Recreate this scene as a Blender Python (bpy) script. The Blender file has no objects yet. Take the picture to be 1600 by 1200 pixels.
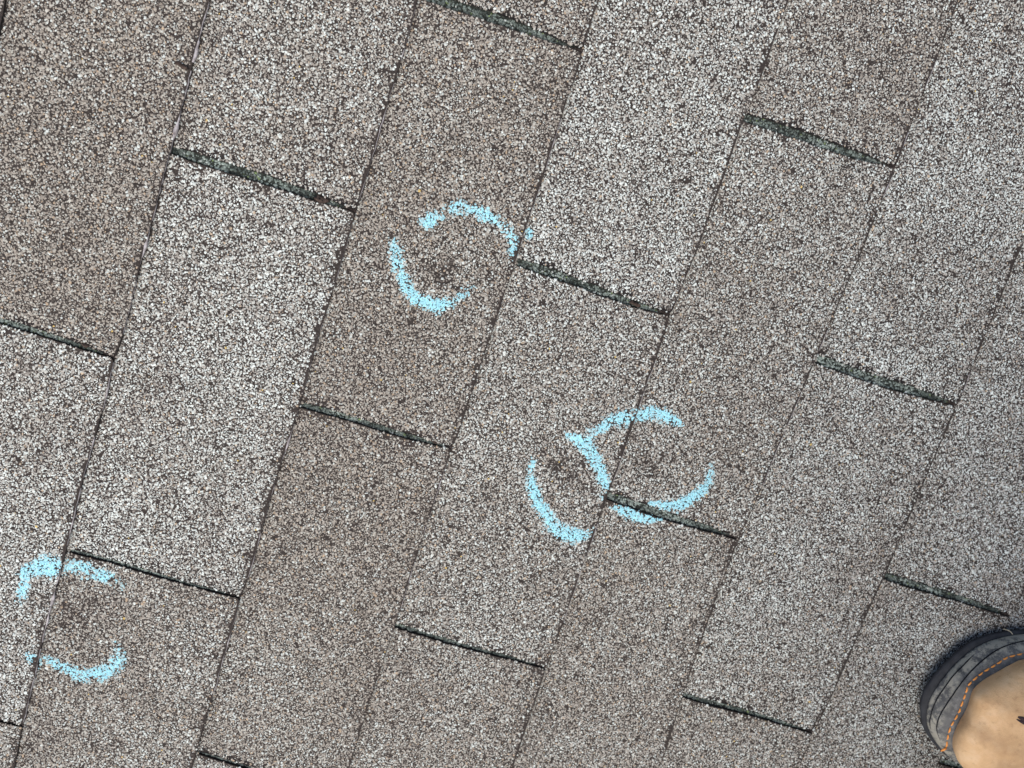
import bpy, math
import numpy as np
from mathutils import Matrix, Vector

# ------------------------------------------------------------------ scene, camera, light
S = bpy.context.scene
COL = S.collection
MM = 0.001
PITCH = math.radians(18.4)
# the roof plane: u runs along the courses, v runs downslope, z is the roof normal (all in millimetres)
ROOF = Matrix.Rotation(-PITCH, 4, 'X')

R = np.array([[-0.3157852754867787, 0.9415788839275298, 0.11708486292373471],
              [0.9333259076047811, 0.28603406029280143, 0.21699600582781883],
              [0.17082859824336877, 0.17780247943519303, -0.9691253109512847]])
CAM = np.array([-25.1737, 288.0041, 649.7599])
FPX = 1370.27

cam = bpy.data.cameras.new('camera')
cam.sensor_width = 36.0
cam.lens = FPX / 1600 * 36
cam.clip_start = 0.02
cam.clip_end = 200
cam.dof.use_dof = True
cam.dof.focus_distance = 0.655
cam.dof.aperture_fstop = 8.0
cam_ob = bpy.data.objects.new('camera', cam)
COL.objects.link(cam_ob)
m = Matrix(((R[0, 0], -R[1, 0], -R[2, 0], CAM[0] * MM),
            (R[0, 1], -R[1, 1], -R[2, 1], CAM[1] * MM),
            (R[0, 2], -R[1, 2], -R[2, 2], CAM[2] * MM),
            (0, 0, 0, 1)))
cam_ob.matrix_world = ROOF @ m
S.camera = cam_ob

SUN_EL, SUN_AZ = math.radians(60), math.radians(65)
w = bpy.data.worlds.new('World')
S.world = w
w.use_nodes = True
nt = w.node_tree
sky = nt.nodes.new('ShaderNodeTexSky')
sky.sky_type = 'NISHITA'
sky.sun_disc = False
sky.sun_elevation = SUN_EL
sky.sun_rotation = SUN_AZ
sky.air_density = 1.0
sky.dust_density = 4.0
bg = nt.nodes['Background']
bg.inputs['Strength'].default_value = 0.09
nt.links.new(sky.outputs[0], bg.inputs[0])

sun = bpy.data.lights.new('sun', 'SUN')
sun.energy = 1.5
sun.angle = math.radians(70)
sun.color = (1.0, 0.96, 0.88)
sun_ob = bpy.data.objects.new('sun', sun)
COL.objects.link(sun_ob)
sd = Vector((math.sin(SUN_AZ) * math.cos(SUN_EL), math.cos(SUN_AZ) * math.cos(SUN_EL), math.sin(SUN_EL)))
sun_ob.rotation_euler = sd.to_track_quat('Z', 'Y').to_euler()
sun_ob.location = sd * 20

S.view_settings.view_transform = 'Standard'
S.view_settings.look = 'None'
S.view_settings.gamma = 1
S.view_settings.use_curve_mapping = False
S.view_settings.exposure = 1.12
S.cycles.max_bounces = 6

rng = np.random.default_rng(7)


# ------------------------------------------------------------------ helpers
def survey(px, z=0.0):
    """where the ray of a measured photo point meets the roof at height z (mm)"""
    px = np.atleast_2d(np.asarray(px, float))
    d = np.c_[(px[:, 0] - 800) / FPX, (px[:, 1] - 600) / FPX, np.ones(len(px))] @ R
    s = (np.asarray(z) - CAM[2]) / d[:, 2]
    return CAM + d * s[:, None]


def vnoise(x, y, scale, seed, octaves=3):
    out = np.zeros(np.shape(x)); amp = 1.0; tot = 0
    for o in range(octaves):
        g = np.random.default_rng(seed * 31 + o).random((64, 64))
        fx = np.asarray(x) / scale * 2 ** o + 1000; fy = np.asarray(y) / scale * 2 ** o + 1000
        ix = np.floor(fx).astype(int); iy = np.floor(fy).astype(int)
        tx = fx - ix; ty = fy - iy
        tx = tx * tx * (3 - 2 * tx); ty = ty * ty * (3 - 2 * ty)
        a = g[ix % 64, iy % 64]; b = g[(ix + 1) % 64, iy % 64]
        c = g[ix % 64, (iy + 1) % 64]; d = g[(ix + 1) % 64, (iy + 1) % 64]
        out = out + amp * ((a * (1 - tx) + b * tx) * (1 - ty) + (c * (1 - tx) + d * tx) * ty)
        tot += amp; amp *= 0.5
    return out / tot


def mesh_np(name, V, F, col=None):
    """V (n,3) in mm, F a list of equal-length face arrays"""
    me = bpy.data.meshes.new(name)
    V = np.asarray(V, np.float32) * MM
    me.vertices.add(len(V))
    me.vertices.foreach_set('co', V.ravel())
    if not isinstance(F, list):
        F = [F]
    F = [np.asarray(f, np.int32) for f in F if len(f)]
    me.loops.add(sum(f.size for f in F))
    me.loops.foreach_set('vertex_index', np.concatenate([f.ravel() for f in F]))
    cnt = np.concatenate([np.full(len(f), f.shape[1], np.int32) for f in F])
    me.polygons.add(len(cnt))
    me.polygons.foreach_set('loop_start', np.r_[0, np.cumsum(cnt)[:-1]].astype(np.int32))
    if col is not None:
        a = me.color_attributes.new('tint', 'FLOAT_COLOR', 'POINT')
        a.data.foreach_set('color', np.c_[col, np.ones(len(col))].astype(np.float32).ravel())
    me.update()
    me.validate()
    return me


def link(name, me, mat, parent=None, smooth=False):
    o = bpy.data.objects.new(name, me)
    COL.objects.link(o)
    if mat:
        me.materials.append(mat)
    if parent:
        o.parent = parent
    if smooth:
        me.polygons.foreach_set('use_smooth', np.ones(len(me.polygons), bool))
    return o


def tag(o, label=None, cat=None, group=None, kind=None):
    for k, v in (('label', label), ('category', cat), ('group', group), ('kind', kind)):
        if v:
            o[k] = v
    return o


def thing(name, label, cat, u, v, z=0.0, group=None):
    o = bpy.data.objects.new(name, None)
    o.empty_display_size = 0.02
    COL.objects.link(o)
    o.matrix_world = ROOF @ Matrix.Translation((u * MM, v * MM, z * MM))
    o['base'] = (u, v, z)
    return tag(o, label, cat, group)


def part_of(t, name, V, F, mat, col=None, smooth=False):
    b = np.array(t['base'])
    return link(name, mesh_np(name, np.asarray(V) - b, F, col), mat, t, smooth)


def catmull(P, n, closed=False):
    """resample a polyline (any dimension) through its points, evenly by arc length"""
    P = np.asarray(P, float)
    if closed:
        Q = np.vstack([P[-1], P, P[0], P[1]])
    else:
        Q = np.vstack([2 * P[0] - P[1], P, 2 * P[-1] - P[-2]])
    out = []
    for i in range(1, len(Q) - 2):
        t = np.linspace(0, 1, 24, endpoint=False)[:, None]
        p0, p1, p2, p3 = Q[i - 1], Q[i], Q[i + 1], Q[i + 2]
        out.append(0.5 * (2 * p1 + (p2 - p0) * t + (2 * p0 - 5 * p1 + 4 * p2 - p3) * t ** 2 + (3 * p1 - p0 - 3 * p2 + p3) * t ** 3))
    out = np.vstack(out + [Q[-2][None]])
    L = np.r_[0, np.cumsum(np.linalg.norm(np.diff(out[:, :2], axis=0), axis=1))]
    s = np.linspace(0, L[-1], n, endpoint=not closed)
    return np.c_[tuple(np.interp(s, L, out[:, i]) for i in range(out.shape[1]))]


def grid_faces(nr, nc, wrap=False):
    r = np.arange(nr - 1)[:, None]; c = np.arange(nc if wrap else nc - 1)[None]
    c1 = (c + 1) % nc
    return np.stack([r * nc + c, r * nc + c1, (r + 1) * nc + c1, (r + 1) * nc + c], -1).reshape(-1, 4)


# ------------------------------------------------------------------ materials
def new_mat(name, rough=0.8, spec=0.3):
    mt = bpy.data.materials.new(name)
    mt.use_nodes = True
    b = mt.node_tree.nodes['Principled BSDF']
    b.inputs['Roughness'].default_value = rough
    b.inputs['Specular IOR Level'].default_value = spec
    return mt, mt.node_tree, b


def ramp(nt, fac, stops, interp='LINEAR'):
    r = nt.nodes.new('ShaderNodeValToRGB')
    r.color_ramp.interpolation = interp
    el = r.color_ramp.elements
    while len(el) < len(stops):
        el.new(0.5)
    for e, (p, c) in zip(el, stops):
        e.position = p
        e.color = (*c, 1)
    nt.links.new(fac, r.inputs[0])
    return r.outputs[0]


def noise(nt, scale, detail=4, vec=None, rough=0.5):
    n = nt.nodes.new('ShaderNodeTexNoise')
    n.inputs['Scale'].default_value = scale
    n.inputs['Detail'].default_value = detail
    n.inputs['Roughness'].default_value = rough
    if vec is None:
        vec = nt.nodes.new('ShaderNodeTexCoord').outputs['Object']
    nt.links.new(vec, n.inputs['Vector'])
    return n.outputs[0]


def mixc(nt, fac, a, b, mode='MIX'):
    n = nt.nodes.new('ShaderNodeMix')
    n.data_type = 'RGBA'
    n.blend_type = mode
    for sock, val in ((n.inputs[0], fac), (n.inputs[6], a), (n.inputs[7], b)):
        if isinstance(val, (int, float)):
            sock.default_value = val
        elif isinstance(val, tuple):
            sock.default_value = (*val, 1)
        else:
            nt.links.new(val, sock)
    return n.outputs[2]


def bump(nt, b, height, strength, dist):
    n = nt.nodes.new('ShaderNodeBump')
    n.inputs['Strength'].default_value = strength
    n.inputs['Distance'].default_value = dist
    nt.links.new(height, n.inputs['Height'])
    nt.links.new(n.outputs[0], b.inputs['Normal'])


def math_(nt, op, a, b=None):
    n = nt.nodes.new('ShaderNodeMath')
    n.operation = op
    for s, v in ((n.inputs[0], a), (n.inputs[1], b)):
        if v is None:
            continue
        if isinstance(v, (int, float)):
            s.default_value = v
        else:
            nt.links.new(v, s)
    return n.outputs[0]


def granule_mat(name, rough=0.72, spec=0.35):
    mt, nt, b = new_mat(name, rough, spec)
    a = nt.nodes.new('ShaderNodeAttribute')
    a.attribute_name = 'tint'
    nt.links.new(a.outputs['Color'], b.inputs['Base Color'])
    return mt


M_GRAN = granule_mat('mineral_granules')
M_CHALK = granule_mat('blue_chalk', 0.95, 0.1)

# patch of the roof (u, v in mm) that is covered with modelled granules; the rest has them in its material
DENSE = np.array([(-62, -55), (-340, 698), (312, 1020), (550, 75)], float)
_e = []
for i in range(4):
    p, q = DENSE[i], DENSE[(i + 1) % 4]
    d = (q - p) / np.linalg.norm(q - p)
    n = np.array([d[1], -d[0]])
    if (DENSE.mean(0) - p) @ n < 0:
        n = -n
    _e.append((n, -(n @ p)))


def dense_depth(u, v):
    return np.min([n[0] * u + n[1] * v + c for n, c in _e], axis=0)


def mat_shingle(name, dark, far_stops):
    """bitumen where granules are modelled, embedded mineral granules elsewhere"""
    mt, nt, b = new_mat(name, 0.95, 0.08)
    tc = nt.nodes.new('ShaderNodeTexCoord').outputs['Object']
    sep = nt.nodes.new('ShaderNodeSeparateXYZ')
    nt.links.new(tc, sep.inputs[0])
    depth = None
    for n, c in _e:
        d = math_(nt, 'ADD', math_(nt, 'ADD', math_(nt, 'MULTIPLY', sep.outputs[0], float(n[0])),
                                   math_(nt, 'MULTIPLY', sep.outputs[1], float(n[1]))), float(c * MM))
        depth = d if depth is None else math_(nt, 'MINIMUM', depth, d)
    inside = math_(nt, 'GREATER_THAN', depth, 0.0)
    vo = nt.nodes.new('ShaderNodeTexVoronoi')
    vo.inputs['Scale'].default_value = 560
    nt.links.new(tc, vo.inputs['Vector'])
    s2 = nt.nodes.new('ShaderNodeSeparateColor')
    nt.links.new(vo.outputs['Color'], s2.inputs[0])
    gran = ramp(nt, s2.outputs[0], far_stops)
    gap = math_(nt, 'GREATER_THAN', vo.outputs['Distance'], 0.62)
    gran = mixc(nt, gap, gran, (0.03, 0.027, 0.025))
    nz = noise(nt, 14, 5, tc)
    gran = mixc(nt, ramp(nt, nz, [(0.4, (0, 0, 0)), (0.75, (0.22, 0.22, 0.22))]), gran, (0.25, 0.245, 0.235))
    bit = ramp(nt, noise(nt, 700, 3, tc), [(0.3, dark), (0.75, tuple(min(1, c * 1.9) for c in dark))])
    nt.links.new(mixc(nt, inside, gran, bit), b.inputs['Base Color'])
    h = math_(nt, 'SUBTRACT', 1.0, vo.outputs['Distance'])
    bump(nt, b, h, 0.8, 0.0008)
    return mt


M_BIT = mat_shingle('shingle_asphalt', (0.026, 0.022, 0.020),
                    [(0.0, (0.05, 0.047, 0.042)), (0.3, (0.15, 0.137, 0.122)), (0.6, (0.225, 0.21, 0.19)), (0.85, (0.31, 0.305, 0.288)), (1.0, (0.46, 0.47, 0.455))])
M_DECK = mat_shingle('shingle_headlap', (0.022, 0.026, 0.023),
                     [(0.0, (0.02, 0.03, 0.025)), (0.5, (0.06, 0.085, 0.075)), (1.0, (0.17, 0.21, 0.19))])

M_CUT, nt_, b_ = new_mat('cut_asphalt_edge', 0.85, 0.2)
nt_.links.new(ramp(nt_, noise(nt_, 400, 3), [(0.35, (0.008, 0.008, 0.008)), (0.75, (0.04, 0.034, 0.032))]), b_.inputs['Base Color'])

# ------------------------------------------------------------------ the roof layout, read off the photograph
EXPO, TAB, T = 127.0, 305.0, 3.0
LINES = {
    0: [(12, 0), (2, 57)],
    1: [(332, 0), (317, 37), (304, 88), (292, 148), (282, 182), (272, 222), (250, 304), (238, 351), (223, 405), (204, 494), (190, 537), (178, 562),
        (165, 636), (145, 697), (132, 737), (120, 798), (105, 867), (81, 945), (57, 1053), (37, 1131), (27, 1195)],
    2: [(653, 0), (635, 67), (604, 162), (581, 250), (555, 335), (538, 400), (510, 481), (483, 575), (471, 633), (452, 687), (435, 737), (418, 796),
        (395, 884), (374, 932), (358, 1002), (324, 1121), (307, 1175)],
    3: [(935, 0), (909, 74), (900, 118), (884, 152), (864, 223), (844, 287), (820, 354), (807, 405), (770, 518), (746, 582), (719, 677), (701, 702),
        (675, 790), (645, 884), (619, 976), (597, 1036), (574, 1097), (547, 1195)],
    4: [(1229, 0), (1202, 78), (1181, 142), (1161, 179), (1146, 230), (1116, 317), (1090, 391), (1041, 494), (1023, 559), (999, 623), (965, 734), (947, 771),
        (938, 805), (908, 888), (867, 1009), (851, 1045), (827, 1117), (800, 1198)],
    5: [(1495, 7), (1458, 101), (1435, 148), (1411, 216), (1399, 260), (1374, 310), (1340, 407), (1310, 467), (1293, 508), (1273, 559), (1242, 636), (1212, 700),
        (1185, 775), (1147, 838), (1114, 938), (1068, 1080), (1040, 1170)],
    6: [(1580, 413), (1509, 590), (1494, 630), (1440, 750), (1384, 893), (1350, 955), (1327, 1016), (1300, 1087), (1268, 1141)],
    7: [(1578, 960), (1466, 1185)],
}
LINE_UV = {}
for k, px in LINES.items():
    a = survey(px)[:, :2]
    a = a[np.argsort(a[:, 0])]
    if len(a) > 4:
        fit = np.polyval(np.polyfit(a[:, 0] / 300, a[:, 1], 3), a[:, 0] / 300)
        a[:, 1] = fit + 0.35 * (a[:, 1] - fit)
    LINE_UV[k] = a


def line(k, u):
    """v of the butt edge number k at u"""
    u = np.asarray(u, float)
    wob = 1.2 * (vnoise(u, u * 0 + k * 57.0, 90, 3) - 0.5) + 0.9 * (vnoise(u, u * 0 + k * 31.0, 9, 4) - 0.5)
    if k in LINE_UV:
        a = LINE_UV[k]
        v = np.interp(u, a[:, 0], a[:, 1] - k * EXPO)
        # beyond the surveyed stretch the line runs on straight at its mean offset
        far = np.maximum(a[0, 0] - u, 0) + np.maximum(u - a[-1, 0], 0)
        f = np.clip(far / 200, 0, 1)
        return k * EXPO + v * (1 - f) + f * np.mean(a[:, 1] - k * EXPO) + wob
    return k * EXPO + wob


# keyways: (course, half tab index) -> start, end (pixels), width at start, middle, end (mm)
KEYS = {
    (0, 1): ((-25, 492), (178, 556), 6.0, 6.0, 2.2),
    (0, 3): ((-130, 1085), (36, 1132), 3.0, 2.5, 2.0),
    (1, 0): ((274, 235), (553, 328), 8.5, 9.0, 2.0),
    (1, 2): ((112, 861), (373, 931), 4.6, 4.2, 2.6),
    (2, -1): ((672, -6), (907, 78), 9.0, 8.6, 2.6),
    (2, 1): ((474, 634), (702, 698), 6.4, 6.2, 2.2),
    (2, 3): ((306, 1176), (530, 1236), 4.6, 4.2, 2.6),
    (3, 0): ((811, 410), (1040, 491), 8.6, 8.2, 2.4),
    (3, 2): ((621, 979), (852, 1042), 6.2, 5.2, 2.4),
    (4, -1): ((1165, 184), (1399, 263), 8.8, 9.2, 2.2),
    (4, 1): ((948, 775), (1146, 839), 9.0, 8.6, 3.0),
    (5, 0): ((1277, 562), (1494, 634), 9.8, 9.4, 3.4),
    (5, 2): ((1070, 1086), (1268, 1141), 6.6, 6.0, 3.0),
    (6, 1): ((1382, 899), (1578, 960), 9.0, 8.0, 3.0),
    (7, 2): ((1468, 1189), (1640, 1237), 8.0, 7.0, 3.0),
}


def key(k, h):
    if (k, h) in KEYS:
        a, b, w0, w1, w2 = KEYS[(k, h)]
        p = survey([a, b])
        return p[0, 0], p[1, 0], w0, w1, w2
    o = 2.5 * math.sin(k * 5.1 + h * 2.3)
    return h * TAB / 2 + o, h * TAB / 2 + o + 1.5, 8.0, 7.5, 3.0


def key_center(k, h, r):
    a, b, *_ = key(k, h)
    return a + (b - a) * r + 0.5 * np.sin(np.asarray(r) * 7 + k + h)


def key_half(k, h, r):
    _, _, w0, w1, w2 = key(k, h)
    r = np.asarray(r, float)
    base = np.interp(r, [0, 0.05, 0.5, 0.78, 0.93, 1], [w0 * 0.8, w0, w1, w1 * 0.8, w2 * 1.2, w2]) / 2
    base = base * np.interp(k, [0, 5, 6], [0.76, 0.8, 0.82])
    rag = 1.5 * (vnoise(r * 127, r * 0 + k * 13 + h * 7.0, 6, 9) - 0.5)
    return np.maximum(base + rag * np.clip(base / 3, 0.2, 1), 0.35)


def corner(r):
    """extra setback at the rounded butt corner"""
    d = np.clip((np.asarray(r, float) - 0.972) / 0.028, 0, 1)
    return 3.2 * (1 - np.sqrt(np.maximum(1 - d * d, 0)))


BRUISES = [((692, 426), 7.0, 2.2), ((706, 416), 4.5, 0.8), ((668, 413), 4.0, 0.6), ((884, 735), 11.0, 0.8), ((866, 722), 7, 0.6), ((912, 757), 6, 0.7), ((1006, 722), 9.0, 0.8), ((1020, 735), 5, 0.7),
           ((146, 938), 7.0, 0.8), ((112, 948), 8.0, 0.7), ((105, 975), 7.0, 0.85), ((130, 968), 9, 0.6), ((70, 935), 7, 0.5), ((75, 965), 6, 0.6)]
BR = [(survey([p])[0, :2], r, s) for p, r, s in BRUISES]



def dents(u, v):
    d = 0
    for c, rad, st in BR:
        d = d - 1.2 * st * np.exp(-((u - c[0]) ** 2 + (v - c[1]) ** 2) / (0.8 * rad) ** 2)
    return np.maximum(d, -1.6)


def surface(u, v, r, k):
    """height of the exposed top of course k"""
    return (dents(u, v) + T * r + 1.1 * (vnoise(u, v, 70, 11, 2) - 0.5) * np.sin(np.pi * np.clip(r, 0, 1))
            + 0.5 * np.clip((r - 0.86) / 0.14, 0, 1) ** 2 * (vnoise(u, v * 0 + k * 91, 60, 12, 2) - 0.35))


K_RANGE = range(-4, 13)
U_MIN, U_MAX = -1200.0, 1500.0


def par(k):
    return 0 if k % 2 else 1


# keyway start index parity: odd courses have even h, even courses odd h from the survey
def hs(k):
    e = None
    for (kk, h) in KEYS:
        if kk == k:
            e = h % 2
    if e is None:
        e = (1 - (k % 2)) if k % 2 == 0 else 0
    return [h for h in range(-9, 11) if h % 2 == e]


# survey check of the half-tab offset: courses 1, 3, 5 start on even halves; 0, 2, 4, 6 on odd; 7 on even
# ------------------------------------------------------------------ roof body (headlaps seen in the keyways)
def build_roof():
    us = np.arange(U_MIN, U_MAX + 1, 30.0)
    V, F = [], []
    n = len(us)
    rows = []
    for k in K_RANGE:
        for kk, z in ((k, -T), (k + 1, -0.02)):
            off = 0.6 if kk == k else -0.6
            rows.append(np.c_[us, line(kk, us) + off, np.full(n, z)])
    V = np.vstack(rows)
    F = grid_faces(len(rows), n)
    base = len(V)
    # underside, so that the roof is a body
    lo = V[[0, n - 1, len(V) - n, len(V) - 1]].copy()
    lo[:, 2] = -40
    V = np.vstack([V, lo])
    b = base
    F2 = np.array([[b, b + 2, b + 3, b + 1], [0, b, b + 1, n - 1], [base - n, base - 1, b + 3, b + 2]])
    F = np.vstack([F, F2])
    o = link('roof', mesh_np('roof', V, F), M_DECK)
    o.matrix_world = ROOF
    return tag(o, 'weathered grey brown asphalt shingle roof slope', 'roof', kind='structure')


roof = build_roof()

# ------------------------------------------------------------------ granules
SPACE = 1.26


def scatter():
    lo = DENSE.min(0); hi = DENSE.max(0)
    nx = int((hi[0] - lo[0]) / SPACE); ny = int((hi[1] - lo[1]) / (SPACE * 0.866))
    i, j = np.meshgrid(np.arange(nx), np.arange(ny))
    u = lo[0] + (i + 0.5 * (j % 2)) * SPACE; v = lo[1] + j * SPACE * 0.866
    u = u + rng.normal(0, 0.34 * SPACE, u.shape); v = v + rng.normal(0, 0.34 * SPACE, v.shape)
    u, v = u.ravel(), v.ravel()
    ok = dense_depth(u, v) > 0
    return u[ok], v[ok]


GU, GV = scatter()
PAL = np.array([[0.51, 0.537, 0.520], [0.375, 0.372, 0.350], [0.292, 0.270, 0.246], [0.215, 0.194, 0.174], [0.07, 0.061, 0.056], [0.34, 0.265, 0.195], [0.50, 0.36, 0.12]])
# whiteness, brownness of the shingles one can see
TONE = {(0, -1): (0.14, 0.9), (0, 1): (0.68, 0.05), (1, -2): (0.40, 0.45), (1, 0): (0.64, 0.05), (1, 2): (0.14, 0.7),
        (2, -3): (0.22, 0.6), (2, -1): (0.16, 0.8), (2, 1): (0.18, 0.85), (2, 3): (0.45, 0.3),
        (3, -2): (0.68, 0.05), (3, 0): (0.45, 0.35), (3, 2): (0.20, 0.6), (4, -3): (0.30, 0.5), (4, -1): (0.40, 0.4), (4, 1): (0.24, 0.55),
        (5, -2): (0.66, 0.1), (5, 0): (0.6, 0.1), (5, 2): (0.28, 0.4), (6, -1): (0.62, 0.1), (6, 1): (0.34, 0.25), (7, 0): (0.6, 0.1), (7, 2): (0.3, 0.25)}


def colours(u, v, white, brown, dark):
    """pick a mineral for every granule"""
    n = len(u)
    p = np.empty((n, 7))
    p[:, 0] = 0.06 + 0.36 * white
    p[:, 1] = 0.24 + 0.12 * white
    p[:, 2] = 0.34 - 0.16 * white + 0.10 * brown
    p[:, 3] = 0.19 - 0.10 * white + 0.30 * dark
    p[:, 4] = 0.045 - 0.02 * white + 0.55 * dark
    p[:, 5] = 0.02 + 0.025 * brown
    p[:, 6] = 0.0006
    p = np.maximum(p, 0)
    c = np.cumsum(p / p.sum(1, keepdims=True), 1)
    idx = np.minimum((rng.random(n)[:, None] > c).sum(1), 6)
    col = PAL[idx] * (0.8 + 0.42 * rng.random(n))[:, None]
    warm = np.clip(brown, 0, 1)[:, None]
    col = col * (0.98 - 0.15 * warm) * (1 + warm * np.array([0.04, -0.005, -0.05]) * (idx != 0)[:, None])
    return np.clip(col * np.array([0.985, 1.012, 1.01]), 0.01, 0.85)


PENT = np.arange(5) * math.tau / 5


def stones(u, v, z, rad, hgt, col, seed):
    """faceted seven-triangle chips: an uneven five-sided foot and a short ridge"""
    g = np.random.default_rng(seed)
    n = len(u)
    a = PENT[None] + g.random((n, 1)) * 6.283 + g.normal(0, 0.15, (n, 5))
    rr = rad[:, None] * (0.82 + 0.38 * g.random((n, 5)))
    x = rr * np.cos(a); y = rr * np.sin(a)
    el = 0.74 + 0.26 * g.random(n); th = g.random(n) * 6.283
    ra = a[:, [0, 2]] + np.array([[0.35, 0.75]]) + g.normal(0, 0.2, (n, 2))
    tr = rad[:, None] * (0.22 + 0.32 * g.random((n, 2)))
    tz = hgt[:, None] * (0.75 + 0.45 * g.random((n, 2)))
    X = np.c_[x, tr * np.cos(ra)]; Y = np.c_[y, tr * np.sin(ra)]; Z = np.c_[np.full((n, 5), -0.25), tz]
    ct, st = np.cos(th)[:, None], np.sin(th)[:, None]
    A = (X * ct + Y * st) * el[:, None]; B = -X * st + Y * ct
    X = A * ct - B * st; Y = A * st + B * ct
    V = np.stack([X + u[:, None], Y + v[:, None], Z + z[:, None]], -1).reshape(-1, 3)
    # ridge ends 5 (over corners 0, 1) and 6 (over corners 2, 3, 4)
    f = np.array([(0, 1, 5), (1, 2, 6), (2, 3, 6), (3, 4, 6), (4, 0, 5), (5, 1, 6), (5, 6, 4)])
    F = (np.arange(n)[:, None, None] * 7 + f[None]).reshape(-1, 3)
    return V, F, np.repeat(col, 7, 0)


def chips(u, v, z, rad, hgt, col, seed):
    """five-triangle chips: an uneven five-sided foot under an off-centre crest"""
    g = np.random.default_rng(seed)
    n = len(u)
    a = PENT[None] + g.random((n, 1)) * 6.283 + g.normal(0, 0.18, (n, 5))
    rr = rad[:, None] * (0.8 + 0.45 * g.random((n, 5)))
    el = 0.74 + 0.26 * g.random(n); th = g.random(n) * 6.283
    ta = g.random(n) * 6.283; td = rad * 0.45 * np.sqrt(g.random(n))
    X = np.c_[rr * np.cos(a), td * np.cos(ta)]; Y = np.c_[rr * np.sin(a), td * np.sin(ta)]
    Z = np.c_[-0.12 - 0.2 * g.random((n, 5)), hgt]
    ct, st = np.cos(th)[:, None], np.sin(th)[:, None]
    A = (X * ct + Y * st) * el[:, None]; B = -X * st + Y * ct
    X = A * ct - B * st; Y = A * st + B * ct
    V = np.stack([X + u[:, None], Y + v[:, None], Z + z[:, None]], -1).reshape(-1, 3)
    f = np.array([(0, 1, 5), (1, 2, 5), (2, 3, 5), (3, 4, 5), (4, 0, 5)])
    F = (np.arange(n)[:, None, None] * 6 + f[None]).reshape(-1, 3)
    return V, F, np.repeat(col, 6, 0)


PLACED = []      # granules on exposed shingles, kept for the chalk


def course_r(k, u, v):
    a = line(k, u); b = line(k + 1, u)
    return (v - a) / (b - a)


def chip_edge(u, v, d, seed):
    """granules break away along edges in patches"""
    return (vnoise(u, v, 12, seed, 2) > 0.62) & (d < 4.5) & (rng.random(len(u)) < 0.5)


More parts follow.
